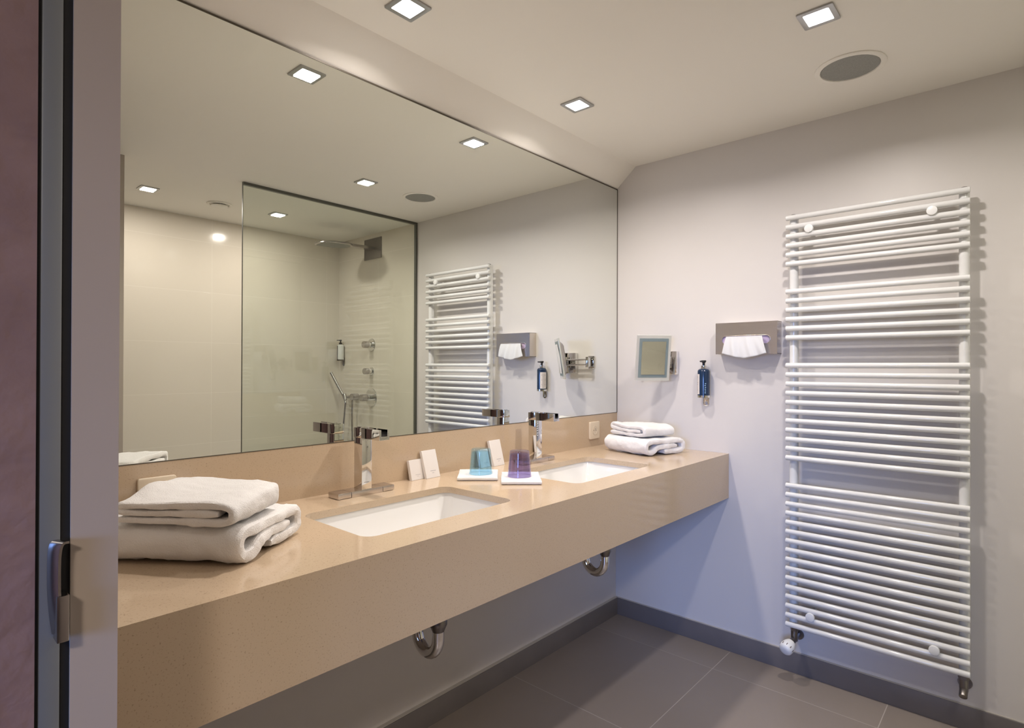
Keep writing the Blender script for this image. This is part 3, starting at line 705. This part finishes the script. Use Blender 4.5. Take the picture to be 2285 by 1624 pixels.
link('etched_band', plate([rrect(0, 0, w2-0.026, h2-0.032, 0.002), rrect(0, 0, w2-0.052, h2-0.062, 0.002)], 0.0012, lambda u, v, w: T3(u, v, 0.0045+w)), 'frost', mm)
curved(w2-0.052, h2-0.062, 'shaver_glass', 'mirror_face', 0.0042)
link('back_shell', plate([rrect(0, 0, w2-0.02, h2-0.03, 0.02)], 0.018, lambda u, v, w: T3(u*(1-0.25*(0.009-w)/0.018), v*(1-0.2*(0.009-w)/0.018), -0.013+w), 0.0), 'chrome_soft', mm)
link('battery_cover', plate([rrect(0, 0.02, 0.085, 0.10, 0.006)], 0.004, lambda u, v, w: T3(u, v, -0.024+w), 0.001), 'chrome_soft', mm)
piv = Vector((-0.045, -0.305, 1.322)); hubp = T3(0, -0.02, -0.025)
link('swivel_joint', merge(cyl(hubp, piv, 0.009, 16), cyl(piv+Vector((0,0,-0.03)), piv+Vector((0,0,0.03)), 0.011, 16, bevel=0.002)), 'chrome', mm)
# square cover plate on the wall behind the head (electric base) and double arm to the wall mount
link('wall_base', boxm(-0.026, 0, -0.348, -0.252, 1.262, 1.376, 0.004), 'chrome', mm)
for dz in (-0.014, 0.014):
    b_ = NB(); sweep(b_, [(-0.045, -0.305, 1.322+dz), (-0.045, -0.165, 1.324+dz)], 0.0055, 12); link('arm', b_, 'chrome', mm)
link('wall_mount', merge(cyl((-0.045, -0.160, 1.295), (-0.045, -0.160, 1.353), 0.0095, 16, bevel=0.002), boxm(-0.045, 0, -0.167, -0.153, 1.300, 1.348, 0.002), boxm(-0.008, 0, -0.180, -0.140, 1.290, 1.358, 0.002)), 'chrome', mm)

# ================================================================== SHOWER (seen in the mirror)
sg = thing('shower_screen', 'fixed clear glass shower screen with dark seals, seen in the mirror', 'shower screen', (-0.62, YG, 0))
link('glass_pane', boxm(-1.240, -0.012, YG-0.005, YG+0.005, 0.004, ZC-0.012), 'shower_glass', sg, smooth=False)
link('top_seal', boxm(-1.240, 0, YG-0.010, YG+0.010, ZC-0.016, ZC), 'seal', sg)
link('wall_seal', boxm(-0.014, 0, YG-0.010, YG+0.010, 0, ZC-0.016), 'seal', sg)
link('free_edge', boxm(-1.2425, -1.240, YG-0.0045, YG+0.0045, 0.004, ZC-0.016), 'seal', sg)
sh = thing('rain_shower_head', 'flat chrome rain shower head on a square wall plate, seen in the mirror', 'shower head', (0, -2.22, 2.14))
link('wall_plate', boxm(-0.006, 0, -2.333, -2.105, 2.139, 2.302, 0.002), 'dark_chrome', sh)
b_ = plate([rrect(-0.125, -2.22, 0.25, 0.060, 0.004)], 0.022, lambda u, v, w: Vector((u, v, 2.222-0.10*(-u-0.0)*0.35+w)), 0.002); link('arm', b_, 'chrome_soft', sh)
b_ = plate([rrect(-0.345, -2.22, 0.27, 0.20, 0.085, 10)], 0.014, lambda u, v, w: Vector((u, v, 2.206-((u+0.24)**2)*0.25+w)), 0.004); link('head', b_, 'chrome_soft', sh)
b_ = plate([rrect(-0.345, -2.22, 0.24, 0.17, 0.07, 10)], 0.002, lambda u, v, w: Vector((u, v, 2.198-((u+0.24)**2)*0.25+w))); link('spray_face', b_, 'grille', sh)
def knob(z, re, rk, ln, label, y=-2.233):
    r = thing('shower_control', label, 'shower control', (0, y, z-re), 'round chrome shower controls')
    b_ = NB(); lathe(b_, [(re, 0), (re, 0.003), (re-0.002, 0.006), (rk*0.9, 0.008), (rk*0.9, ln*0.5)], (0, y, z), (-1, 0, 0)); link('escutcheon', b_, 'chrome', r)
    link('knob', cyl((-ln*0.45, y, z), (-ln, y, z), rk, 28, bevel=0.002), 'chrome_soft', r)
knob(1.466, 0.050, 0.026, 0.078, 'topmost round chrome shower control')
knob(1.258, 0.032, 0.024, 0.070, 'small middle round chrome shower control')
knob(1.052, 0.073, 0.028, 0.097, 'lowest and largest round chrome shower control')
hh = thing('hand_shower', 'slim chrome hand shower with grey hose beside the shower controls', 'hand shower', (0, -2.5, 0.6))
link('hose_outlet', cyl((0, -2.425, 1.05), (-0.06, -2.425, 1.05), 0.027, 24, bevel=0.002), 'chrome_soft', hh)
link('holder', merge(cyl((0, -2.52, 1.045), (-0.05, -2.52, 1.045), 0.012, 14), cyl((-0.055, -2.52, 1.02), (-0.055, -2.535, 1.07), 0.015, 14)), 'chrome_soft', hh)
b_ = NB(); sweep(b_, [(-0.055, -2.515, 1.00), (-0.062, -2.54, 1.06), (-0.085, -2.585, 1.14), (-0.12, -2.63, 1.245)], [0.009, 0.011, 0.012, 0.011], 14); link('handset', b_, 'chrome_soft', hh)
hp = crom([Vector((-0.05, -2.425, 1.035)), Vector((-0.055, -2.42, 0.9)), Vector((-0.06, -2.405, 0.6)), Vector((-0.06, -2.43, 0.38)), Vector((-0.06, -2.47, 0.33)), Vector((-0.06, -2.515, 0.40)), Vector((-0.06, -2.545, 0.7)), Vector((-0.056, -2.53, 0.9)), Vector((-0.055, -2.515, 1.00))], 8)
b_ = NB(); sweep(b_, hp, 0.0075, 12); link('hose', b_, 'chrome_soft', hh)
